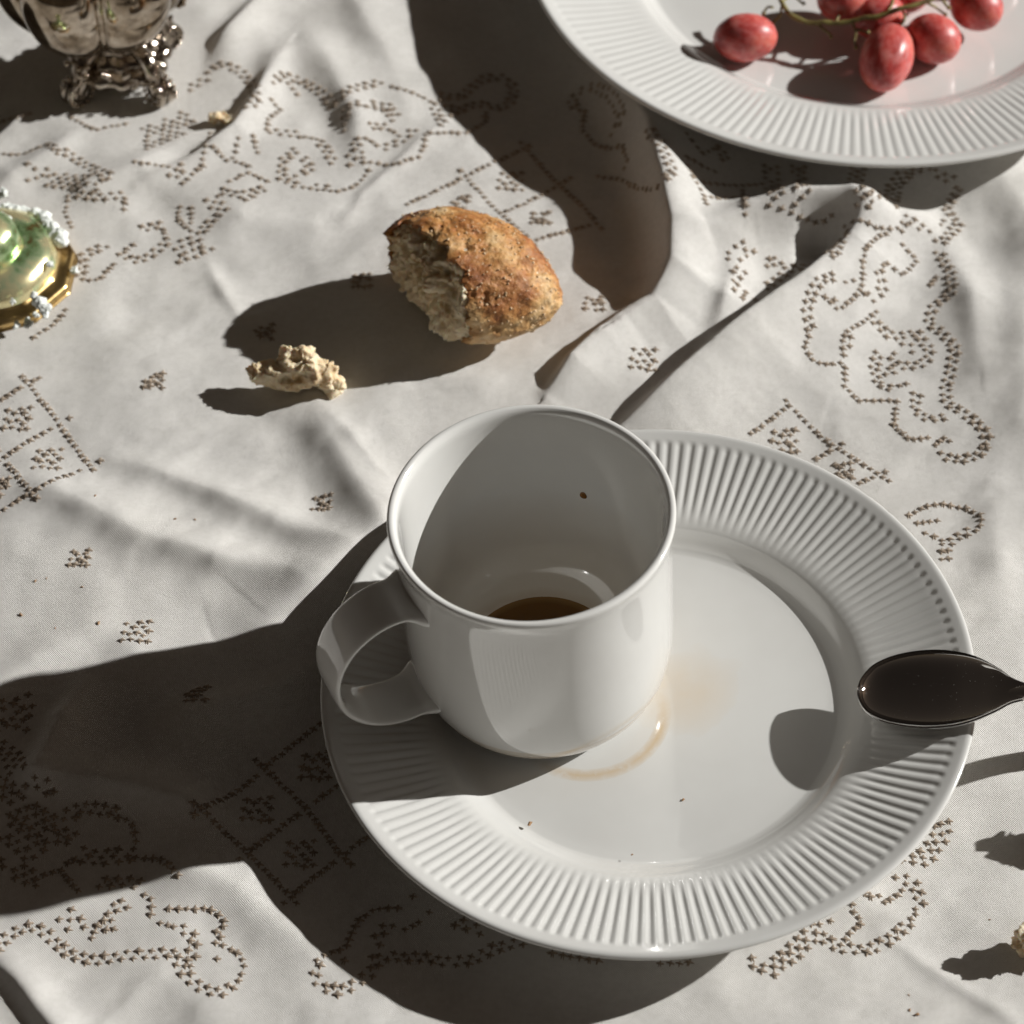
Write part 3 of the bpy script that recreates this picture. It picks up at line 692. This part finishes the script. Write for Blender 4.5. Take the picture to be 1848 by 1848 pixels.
# ------------------------------------------------------------------ bread
def crust_material():
    m, t, b = new_mat("baked_crust", (.4, .2, .08), .55)
    n1 = noise_node(t, 55, 5, .65); n2 = noise_node(t, 260, 4, .7); n3 = noise_node(t, 700, 3, .7)
    n0 = noise_node(t, 24, 3, .5)
    mx = math_node(t, 'ADD', math_node(t, 'MULTIPLY', n1.outputs[0], .6), math_node(t, 'MULTIPLY', n0.outputs[0], .4))
    r1 = ramp(t, mx, [(.37, (.15, .045, .012)), (.44, (.34, .12, .03)), (.51, (.52, .245, .075)), (.58, (.62, .39, .17)), (.66, (.72, .56, .35))])
    r2 = ramp(t, n2.outputs[0], [(.35, (.55, .48, .42)), (.5, (.92, .90, .87)), (.68, (1.15, 1.18, 1.22))])
    c = mixc(t, .85, r1.outputs[0], r2.outputs[0], 'MULTIPLY')
    r3 = ramp(t, n3.outputs[0], [(.60, 0.0), (.72, 1.0)]); c = mixc(t, math_node(t, 'MULTIPLY', r3.outputs[0], .6), c, (.72, .58, .40))
    t.links.new(c, b.inputs['Base Color'])
    bp = bump(t, b, n2.outputs[0], .8, .0012); bump(t, b, n3.outputs[0], .6, .0006, bp)
    return m
def crumb_material(name="bread_crumb", c0=(.60, .45, .26), c1=(.84, .73, .54)):
    m, t, b = new_mat(name, c1, .8)
    n1 = noise_node(t, 130, 5, .65); n2 = noise_node(t, 600, 3, .7)
    r1 = ramp(t, n1.outputs[0], [(.33, c0), (.55, c1)]); t.links.new(r1.outputs[0], b.inputs['Base Color'])
    b.inputs['Subsurface Weight'].default_value = .4; b.inputs['Subsurface Radius'].default_value = (.005, .003, .0015); b.inputs['Subsurface Scale'].default_value = .5
    bump(t, b, n2.outputs[0], .7, .0006); return m
crust_m = crust_material(); crumb_m = crumb_material(); crumb_gold = crumb_material("toasted_crumb", (.50, .33, .15), (.80, .68, .48))

bread = thing("bread_piece", (BREAD[0], BREAD[1], -.5), "torn half of a crusty brown bread roll, larger piece in the middle of the cloth", "bread")
nb = np.array([-math.cos(math.radians(33)), -math.sin(math.radians(33)), .10]); nb /= np.linalg.norm(nb)
tb = np.cross(np.array([0, 0, 1.]), nb); tb /= np.linalg.norm(tb)
v0, f0 = ico(7)
def bread_base(s, wob=1):
    P = v0 * np.array([3.85, 2.80, 2.28]) * s
    x = P[:, 0] / 3.85
    P[:, 1] *= 1 - .16 * np.clip(x, 0, 1) ** 1.5; P[:, 2] *= 1 - .10 * np.clip(x, -1, 1) ** 1
    P[:, 2] = np.where(P[:, 2] < 0, P[:, 2] * .88, P[:, 2])
    a = math.radians(-20); P = np.stack([P[:, 0] * math.cos(a) - P[:, 1] * math.sin(a), P[:, 0] * math.sin(a) + P[:, 1] * math.cos(a), P[:, 2]], 1)
    P += v0 * (.12 * fbm(v0 * 2.2, 3, 31) * wob)[:, None]
    return P
P = bread_base(1.0)
dimple = fbm(P * 1.7, 4, 41); P = P + v0 * (.035 * dimple - .16 * np.clip(-.45 - dimple, 0, 1) + .016 * fbm(P * 6, 3, 44))[:, None]
tcoord = P @ nb; scoord = P @ tb
K0 = 1.25
rag = K0 + .28 * fbm(np.stack([scoord * 1.3, P[:, 2] * 1.3, P[:, 0] * 0], 1), 4, 51) + .75 * np.exp(-((scoord + 1.9) / .75) ** 2) * (P[:, 2] < 1.6) * (P[:, 2] > -.6) - .5 * (P[:, 2] < -1.3)
keepf = (tcoord[f0] < rag[f0]).all(1)
def solid_shell(P, F, thick, mat, name, parent):
    used = np.unique(F); idx = -np.ones(len(P), int); idx[used] = np.arange(len(used)); F = idx[F]; Q = P[used]
    o = obj(name, Q, F, mat, parent)
    m = o.modifiers.new('thickness', 'SOLIDIFY'); m.thickness = thick * U; m.offset = -1
    return o
P[:, 2] += 2.0
crust = solid_shell(P, f0[keepf], .16, crust_m, "crust", bread)
# crumb inside
P = bread_base(.955)
t_ = P @ nb; s_ = P @ tb
cutd = np.clip(t_ - K0 + .35, 0, None)
bul = .42 * fbm(np.stack([s_ * .9, P[:, 2] * .9, t_ * 0], 1), 3, 61) + .16 * fbm(np.stack([s_ * 3, P[:, 2] * 3, t_ * 0], 1), 3, 67)
face = sm(0, .5, cutd)
P = P - nb * (cutd * .52)[:, None] + nb * (bul * face)[:, None]
big_ = fbm(P * 1.5, 3, 71); fine_ = fbm(P * 5.0, 4, 75, .6)
P = P + v0 * (face * (.20 * big_ + .13 * fine_ - .35 * np.clip(-.35 - fbm(P * 2.2, 2, 79), 0, 1)))[:, None]
P[:, 2] += 2.0; P[:, 2] = np.maximum(P[:, 2], .02)
obj("crumb", P, f0, crumb_m, bread)
# flour and bran grains stuck to the crust
gv, gf = ico(1); parts = []
Pc = np.array([v.co[:] for v in crust.data.vertices]) / U; nn = np.array([v.normal[:] for v in crust.data.vertices])
for k in nrg.choice(len(Pc), 420, replace=False):
    if Pc[k, 2] < .6: continue
    R3 = np.array(Matrix.Rotation(rng.uniform(0, 6), 3, 'Z') @ Matrix.Rotation(rng.uniform(0, 3), 3, 'X')); s = rng.uniform(.025, .06)
    parts.append((gv * np.array([s, s * .6, s * 1.5]) @ R3.T + Pc[k] + nn[k] * .015, gf))
V, F = join(parts); gm, t, b = new_mat("bran_flakes", (.62, .45, .27), .7); obj("bran_grains", V, F, gm, bread, kind="stuff")

def crumb_blob(name, loc, balls, voxel, amp, mat, label, cat, scale=1, freq=3., seed=1, rot=0, zoff=0):
    co, no, F = remesh_blobs(balls, voxel)
    co = co + .13 * np.stack([fbm(co * 2.2, 3, seed + q) for q in (21, 22, 23)], 1)
    d = amp * (fbm(co * freq, 4, seed, .6) + .22 * fbm(co * freq * 4.5, 2, seed + 4) - .9 * np.clip(-.3 - fbm(co * freq * .7, 2, seed + 9), 0, 1))
    d = d + amp * .7 * (1 - 3 * np.abs(vnoise(co * np.array([1.8, 3.6, 3.6]), seed + 50)))
    co = (co + no * d[:, None]) * scale
    c, s = math.cos(rot), math.sin(rot); co = np.stack([co[:, 0] * c - co[:, 1] * s, co[:, 0] * s + co[:, 1] * c, co[:, 2]], 1)
    co[:, 2] -= np.quantile(co[:, 2], .002) - zoff
    o = obj(name, co, F, mat); o.location = Vector(loc) * U; return tag(o, label, cat)

def ground(px, py, dz=0.0):
    p = hit([px], [py])[0]; return (p[0], p[1], p[2] + dz)

crumb_blob("bread_crumb_piece", ground(545, 704), [(-1.35, .1, .75, (.75, .35, .42)), (-.75, .05, .75, (.7, .45, .5)), (-.2, 0, .8, (.6, .5, .6)), (.35, .1, .95, (.65, .55, .75)), (.85, .0, .7, (.55, .5, .6)), (1.25, -.15, .4, (.45, .35, .4)), (-.45, .45, 1.35, (.45, .3, .35)), (.15, .4, 1.35, (.45, .3, .4)), (.5, .2, 1.2, (.4, .3, .45))], .035, .09, crumb_gold,
           "pale torn scrap of bread lying left of the larger bread piece", "bread crumb", seed=3, freq=1.9)
crumb_blob("bread_crumb_piece", ground(400, 224), [(-.2, 0, .2, (.3, .22, .24)), (.15, 0, .22, (.3, .25, .22)), (.3, .05, .3, (.16, .15, .16))], .03, .05, crumb_gold,
           "tiny golden crumb of bread beside the silver bowl's foot", "bread crumb", seed=5, freq=5)
crumb_blob("bread_crumb_piece", ground(1868, 1722), [(0, 0, .8, (.7, .6, .75)), (-.35, 0, 1.3, (.45, .4, .45)), (.5, .1, .7, (.6, .6, .6)), (-.45, .1, .6, (.4, .4, .45)), (.1, .3, 1.5, (.4, .3, .3))], .05, .16, crumb_m,
           "white bread crumb cut by the right edge near the lower corner", "bread crumb", seed=8, freq=3, scale=.8)
crumb_blob("bread_crumb_piece", ground(2045, 1492), [(0, 0, .8, (1.0, .5, .5)), (-.9, .1, .7, (.5, .4, .4)), (.5, .2, 1.5, (.6, .4, .6)), (-.3, -.2, 2.0, (.45, .4, .4)), (-.5, .3, 2.2, (.5, .3, .25))], .06, .22, crumb_m,
           "torn bread scrap just beyond the right edge, casting a ragged shadow", "bread crumb", seed=11, freq=2.2)
v0s, f0s = ico(1)
speck_m, t, b = new_mat("crust_specks", (.34, .20, .10), .7)
SPECKS = [(316, 937), (352, 938), (172, 895), (148, 1060), (178, 1125), (84, 1044), (64, 1049), (100, 1134), (1640, 1796), (1642, 1823), (1655, 1832), (1786, 1660), (38, 1110)]
SPECK_LABELS = ["reddish bread speck on the fold left of the mug, left one of a close pair", "reddish bread speck on the fold left of the mug, right one of a close pair", "bread speck just below the corner of the left embroidered diamond lattice",
    "speck right of the small flower left of the mug handle", "long speck up and left of the lowest small lit flower", "faint speck left of the small embroidered flower near the left edge", "faintest speck nearest the left edge on the lit cloth", "speck below the left flower, just above the mug's shadow",
    "brown speck on the cloth near the lower right corner, upper of three", "brown speck near the lower right corner, middle of three", "brown speck at the bottom edge, lowest of three", "pale speck above the white crumb at the lower right", "speck at the left edge between lattice and shadow"]
base_speck = None
for k, (px, py) in enumerate(SPECKS):
    s = rng.uniform(.05, .11)
    if base_speck is None: base_speck = mk_mesh("speck", v0s * np.array([1, .55, .4]) + nrg.normal(0, .12, v0s.shape), f0s, speck_m, False)
    o = bpy.data.objects.new("speck", base_speck); o.location = Vector(ground(px, py, s * .3)) * U; o.scale = (s, s, s); o.rotation_euler = (rng.uniform(-.4, .4), 0, rng.uniform(0, 3))
    link(o); tag(o, SPECK_LABELS[k], "crumb", "brown specks strewn on the cloth")
cS, sS = math.cos(TILT), math.sin(TILT)
for px, py, s, lab in ((1233, 1443, .075, "brown speck in the plate's well right of the coffee ring"), (957, 1493, .12, "largest golden speck in the plate's well, below the mug"), (1141, 1549, .055, "tiny speck in the plate's well nearest the front rim"), (1531, 1404, .06, "tiny speck on the plate below the spoon's shadow")):
    xl, yl = unt(px, py, .53); zl = .53 if math.hypot(xl, yl) < 6.3 else .75
    o = bpy.data.objects.new("speck", base_speck); o.location = Vector((xl * cS - zl * sS, yl, xl * sS + zl * cS)) * U; o.scale = (s, s, s); o.rotation_euler = (0, 0, rng.uniform(0, 3))
    link(o); tag(o, lab, "crumb", "brown specks in the plate")

# ------------------------------------------------------------------ grapes
gm, t, b = new_mat("red_grape_skin", (.35, .03, .03), .38)
n1 = noise_node(t, 90, 4, .6); n2 = noise_node(t, 420, 3, .6)
r1 = ramp(t, n1.outputs[0], [(.3, (.26, .014, .014)), (.5, (.50, .045, .035)), (.72, (.68, .19, .13))])
r2 = ramp(t, n2.outputs[0], [(.40, 0.0), (.75, .6)]); c = mixc(t, math_node(t, 'MULTIPLY_ADD', r2.outputs[0], .62, .05), r1.outputs[0], (.74, .44, .42))
t.links.new(c, b.inputs['Base Color']); rg = ramp(t, n1.outputs[0], [(.3, .3), (.7, .5)]); t.links.new(rg.outputs[0], b.inputs['Roughness'])
b.inputs['Subsurface Weight'].default_value = .6; b.inputs['Subsurface Radius'].default_value = (.012, .0015, .001); b.inputs['Subsurface Scale'].default_value = .6
stem_m, t, b = new_mat("grape_stem", (.22, .17, .05), .55)
n = noise_node(t, 300, 3, .6); r = ramp(t, n.outputs[0], [(.35, (.10, .06, .02)), (.6, (.30, .26, .08))]); t.links.new(r.outputs[0], b.inputs['Base Color'])
bunch = thing("grape_bunch", (UPX, UPY, .1), "small bunch of red grapes on a green-brown stem lying on the large plate", "grapes")
bo = np.array([UPX, UPY, .1]); FLOOR = .63
gv, gf = ico(5); grape_me = mk_mesh("grape", gv * (1 + .012 * fbm(gv * 2, 2, 91))[:, None], gf, gm)
GR = [  # photo x, y of the centre, height of the centre over the table, half length, half width, heading of the long axis
    (1345, 68, FLOOR + .95, 1.32, 1.0, 5, 0), (1600, 104, FLOOR + 1.05, 1.55, 1.08, 72, 14), (1684, 70, FLOOR + 1.0, 1.18, 1.02, -30, 0), (1762, 12, FLOOR + 1.35, 1.15, .98, -35, 0),
    (1522, -2, FLOOR + 1.5, 1.1, .95, 10, 0), (1585, 30, FLOOR + 1.0, 1.15, .95, 20, 0), (1640, -22, FLOOR + 1.0, 1.2, 1.0, 60, 0), (1570, -45, FLOOR + 2.0, 1.15, .95, 0, 0), (1700, -70, FLOOR + 1.2, 1.2, 1.0, 30, 0), (1490, -85, FLOOR + 1.0, 1.2, 1.0, 70, 0), (1800, -75, FLOOR + 1.0, 1.15, 1.0, -10, 0)]
gc = []
for px, py, z, la, lb, hd, pit in GR:
    p = at(px, py, z); gc.append(p)
    o = bpy.data.objects.new("grape", grape_me); o.location = Vector(p - bo) * U; o.scale = (la, lb, lb); o.rotation_euler = (0, -math.radians(pit), math.radians(hd)); link(o, bunch)
def twig(pts, r0, r1, name='twig'):
    P = catmull([at(*p) for p in pts], 6) - bo; q = np.linspace(0, 1, len(P))
    P += np.stack([vnoise(P * 2, s) for s in (1, 2, 3)], 1) * .05
    return tube(P, np.interp(q, [0, 1], [r0, r1]) * (1 + .15 * vnoise(P * 6, 4)), 8)
ZS = FLOOR + 1.35
main = twig([(1402, -30, ZS + .5), (1410, 5, ZS + .3), (1436, 32, ZS), (1475, 42, ZS), (1530, 38, ZS + .2), (1590, 28, ZS + .6), (1640, 12, ZS + .9), (1700, -8, ZS + 1.0), (1770, -40, ZS + .9)], .10, .11)
V, F = main; obj("stem", V, F, stem_m, bunch)
for pts in ([(1412, 5, ZS + .3), (1408, 28, ZS - .1), (1392, 44, ZS - .3)], [(1410, 3, ZS + .3), (1432, -6, ZS + .2), (1450, 6, ZS)], [(1395, 14, ZS + .2), (1388, 12, ZS + .1), (1378, 24, ZS)],
            [(1475, 42, ZS), (1490, 56, ZS - .2), (1500, 66, ZS - .3)], [(1540, 38, ZS + .2), (1543, 58, ZS), (1541, 72, ZS - .2), (1545, 86, ZS - .2)], [(1541, 52, ZS), (1556, 56, ZS), (1566, 58, ZS)],
            [(1628, 16, ZS + .8), (1632, 34, ZS + .5), (1624, 48, ZS + .3)], [(1672, 2, ZS + .9), (1690, 14, ZS + .6), (1706, 26, ZS + .3)], [(1676, 0, ZS + .9), (1694, -4, ZS + .8), (1712, 14, ZS + .6)], [(1600, 26, ZS + .6), (1612, 0, ZS + .5), (1606, -12, ZS + .4)], [(1510, 40, ZS + .1), (1516, 18, ZS + .1), (1520, 8, ZS)]):
    V, F = twig(pts, .055, .05)
    e = at(*pts[-1]) - bo; kv = v0s * .1 + e; V, F = join([(V, F), (kv, f0s)]); obj("stalk", V, F, stem_m, bunch)

# ------------------------------------------------------------------ silver bowl
sil, t, b = clear_metal("tarnished_silver", (.62, .56, .49), .13, .25, 90)
n = noise_node(t, 130, 5, .7); r = ramp(t, n.outputs[0], [(.35, (.16, .12, .085)), (.55, (.60, .54, .47))]); t.links.new(r.outputs[0], b.inputs['Base Color'])
sil2, t, b = clear_metal("bright_silver", (.70, .64, .57), .11, .12, 60)
n = noise_node(t, 70, 4, .6); r = ramp(t, n.outputs[0], [(.3, (.11, .08, .052)), (.48, (.34, .275, .205)), (.65, (.55, .48, .40))]); t.links.new(r.outputs[0], b.inputs['Base Color'])
bowl = thing("silver_bowl", (BOWL[0], BOWL[1], -.52), "tarnished silver footed bowl with melon lobes and scrolled feet at the top left corner", "bowl")
prof = [(0.001, 2.0), (.9, 2.0), (1.35, 2.15), (2.0, 2.45), (2.9, 3.0), (3.6, 3.8), (4.0, 4.8), (4.1, 5.7), (3.9, 6.6), (3.5, 7.3), (3.3, 7.8), (3.45, 8.2), (3.6, 8.3), (3.5, 8.25), (3.2, 7.8), (3.35, 7.2), (3.7, 6.5), (3.85, 5.6), (3.7, 4.8), (3.2, 3.9), (2.2, 3.0), (.001, 2.6)]
def lobes(R, Z, T):
    ph = (T - math.radians(-78)) * 6 / 2; k = np.abs(np.sin(ph)); w = sm(2.0, 2.6, Z) * (1 - sm(7.0, 7.8, Z))
    f = 1 - .20 * w * (1 - np.power(k, .55)); return R * f, Z - .25 * w * (1 - k) * 0
V, F = lathe(catmull(prof, 5), 256, lobes); V = V + np.array([-.72, 0, .25]); obj("lobed_body", V, F, sil2, bowl)
col_ = [(1.3, .55), (1.75, .62), (2.0, .75), (2.05, 1.0), (1.9, 1.2), (1.6, 1.32), (1.5, 1.38), (1.62, 1.5), (1.45, 1.68), (1.2, 1.85), (1.15, 2.0), (1.3, 2.15), (1.1, 2.3), (.9, 2.2)]
V, F = lathe(catmull(col_, 4), 96, lambda R, Z, T: (R * (1 + .05 * np.sin(T * 12) ), Z)); obj("foot_collar", V, F, sil, bowl)
sv, sf = ico(2)
for k, deg in enumerate((-46, -134, 44, 136)):
    a = math.radians(deg); er = np.array([math.cos(a), math.sin(a), 0]); ez = np.array([0, 0, 1.]); et = np.cross(ez, er)
    def pt(r, z, w=0): return er * r + ez * z + et * w
    parts = []
    # leg coming down from the collar and curling into a scroll that rests on its side
    leg = catmull([pt(1.1, 2.0), pt(1.75, 1.85), (pt(2.15, 1.35)), pt(2.2, .9), pt(2.5, .55)], 6)
    parts.append(tube(leg, np.linspace(.32, .42, len(leg)), 10))
    ang = np.linspace(0, 4.4 * math.pi / 1.6, 40); rr2 = np.linspace(.55, .18, 40)
    sc = np.array([pt(2.45 + rr2[i] * math.cos(ang[i] - 1.2), .60 + rr2[i] * math.sin(ang[i] - 1.2), 0) for i in range(40)])
    for w in (-.22, .22): parts.append(tube(sc + et * w, np.linspace(.15, .10, 40), 8))
    fo = obj("scroll_foot", *join(parts), sil, bowl)
    beads = []
    for i in range(13):
        th_ = i / 13 * 2 * math.pi; beads.append((sv * .11 + pt(2.45 + .58 * math.cos(th_), .62 + .56 * math.sin(th_), .38), sf)); beads.append((sv * .09 + pt(2.45 + .5 * math.cos(th_), .62 + .5 * math.sin(th_), -.38), sf))
    for i in range(10): beads.append((sv * rng.uniform(.09, .15) + pt(1.9 + rng.uniform(0, .7), 1.4 + rng.uniform(-.1, .6), rng.uniform(-.45, .45)), sf))
    obj("beading", *join(beads), sil2, fo)
    # small volute between the feet
    a2 = a + math.pi / 4; e2 = np.array([math.cos(a2), math.sin(a2), 0]); et2 = np.cross(ez, e2)
    for sgn in (-1, 1):
        an = np.linspace(0, 2.6 * math.pi, 30); rr3 = np.linspace(.42, .10, 30)
        pc = np.array([e2 * 1.75 + et2 * sgn * (.62 + rr3[i] * math.cos(an[i] + 1.6)) + ez * (1.0 + rr3[i] * math.sin(an[i] + 1.6)) for i in range(30)])
        obj("volute", *tube(pc, np.linspace(.13, .08, 30), 8), sil, bowl)
# grape-like ornament rising at the far right foot
beads = []
for i in range(46):
    a = rng.uniform(0, 1); beads.append((sv * rng.uniform(.10, .19) + np.array([2.2 + 1.0 * a + rng.uniform(-.3, .3), 1.7 + 1.0 * a + rng.uniform(-.3, .3), 2.3 + .5 * a + rng.uniform(-.35, .35)]), sf))
beads.append(tube(catmull([(1.0, .9, 2.0), (1.7, 1.4, 2.15), (2.4, 1.9, 2.4), (3.0, 2.5, 2.7)], 6), .22, 8))
obj("cluster_ornament", *join(beads), sil2, bowl)

# ------------------------------------------------------------------ candlestick with wax flakes
brass, t, b = clear_metal("worn_brass", (.55, .38, .15), .28, .2, 80)
n = noise_node(t, 90, 5, .7); r = ramp(t, n.outputs[0], [(.35, (.30, .19, .07)), (.6, (.66, .47, .21))]); t.links.new(r.outputs[0], b.inputs['Base Color'])
green, t, b = new_mat("green_lustre_glaze", (.2, .4, .15), .2, Metallic=.75)
n = noise_node(t, 75, 4, .6); r = ramp(t, n.outputs[0], [(.34, (.20, .14, .05)), (.41, (.28, .44, .20)), (.48, (.56, .68, .40)), (.56, (.86, .78, .46))]); t.links.new(r.outputs[0], b.inputs['Base Color'])
bump(t, b, n.outputs[0], .3, .0008)
wax, t, b = new_mat("white_wax", (.74, .77, .74), .45); b.inputs['Subsurface Weight'].default_value = .25; b.inputs['Subsurface Radius'].default_value = (.004, .004, .004)
cst = thing("candlestick", (CANDLE[0], CANDLE[1], -.52), "green and gold candlestick base with flakes of white wax, cut by the left edge", "candlestick")
def poly(R, Z, T):
    nS = 11; w = (T + .35) % (2 * math.pi / nS) - math.pi / nS; f = math.cos(math.pi / nS) / np.cos(w); k = sm(2.3, 2.9, R)
    return R * (1 - k + k * f), Z
V, F = lathe(catmull([(.001, .02), (3.2, .02), (3.38, .06), (3.42, .2), (3.36, .36), (3.2, .44), (2.9, .5), (2.75, .62), (2.6, .7), (2.3, .7), (.001, .7)], 3), 11 * 16, poly); obj("brass_foot", V, F, brass, cst)
V, F = lathe(catmull([(2.72, .6), (2.62, .95), (2.35, 1.25), (1.95, 1.45), (1.55, 1.52), (1.42, 1.50), (1.42, 1.62), (1.36, 2.0), (1.15, 2.35), (.8, 2.6), (.5, 2.75), (.42, 3.0), (.5, 3.3), (.75, 3.45), (.8, 3.6), (.78, 4.3), (.62, 4.3), (.62, 3.7), (.001, 3.7)], 4), 120, lambda R, Z, T: (R * (1 + .012 * np.cos(T * 7)), Z)); obj("glazed_dome", V, F, green, cst)
co_ = np.array([CANDLE[0], CANDLE[1], -.52])
def wax_piece(px, py, z, balls, seed, amp=.06, vox=.035, freq=4):
    co, no, F = remesh_blobs(balls, vox); co = co + no * (amp * fbm(co * freq, 3, seed, .6))[:, None]
    p = at(px, py, z - .52) - co_; o = obj("wax_flake", co + p, F, wax, cst); return o
wax_piece(70, 545, 1.35, [(0, 0, 0, (.32, .22, .22)), (.22, -.25, -.05, (.26, .24, .2)), (-.18, .2, .05, (.16, .3, .14)), (.3, -.5, -.15, (.16, .26, .12))], 3)
wax_piece(104, 424, .95, [(0, 0, 0, (.42, .32, .2)), (-.25, .4, .0, (.3, .35, .18)), (.15, -.35, 0, (.34, .3, .2)), (-.5, .65, .0, (.3, .22, .16))], 5)
wax_piece(62, 385, .9, [(0, 0, 0, (.4, .22, .2)), (-.55, .1, .05, (.45, .22, .18)), (-1.1, .15, .05, (.45, .3, .2)), (.4, -.15, 0, (.3, .25, .2))], 6)
wax_piece(84, 400, 1.0, [(0, 0, 0, (.25, .25, .12)), (.2, -.2, 0, (.2, .25, .12))], 6)
wax_piece(10, 395, 2.0, [(0, 0, 0, (.25, .15, .1)), (-.2, .15, .05, (.2, .2, .1))], 7)
for px, py, z, s in ((22, 543, 1.3, .12), (50, 581, .75, .17), (28, 588, .75, .13), (90, 476, 1.2, .14), (133, 488, .5, .15), (5, 348, .8, .22), (64, 568, .8, .12)):
    wax_piece(px, py, z, [(0, 0, 0, (s * .8, s * 1.5, s * .4)), (s * .5, -s * .7, .02, (s * .7, s * .6, s * .35))], px, .07, .022, 6)
print("objects", len(bpy.data.objects), "tris~", sum(len(o.data.polygons) for o in bpy.data.objects if o.type == 'MESH'))
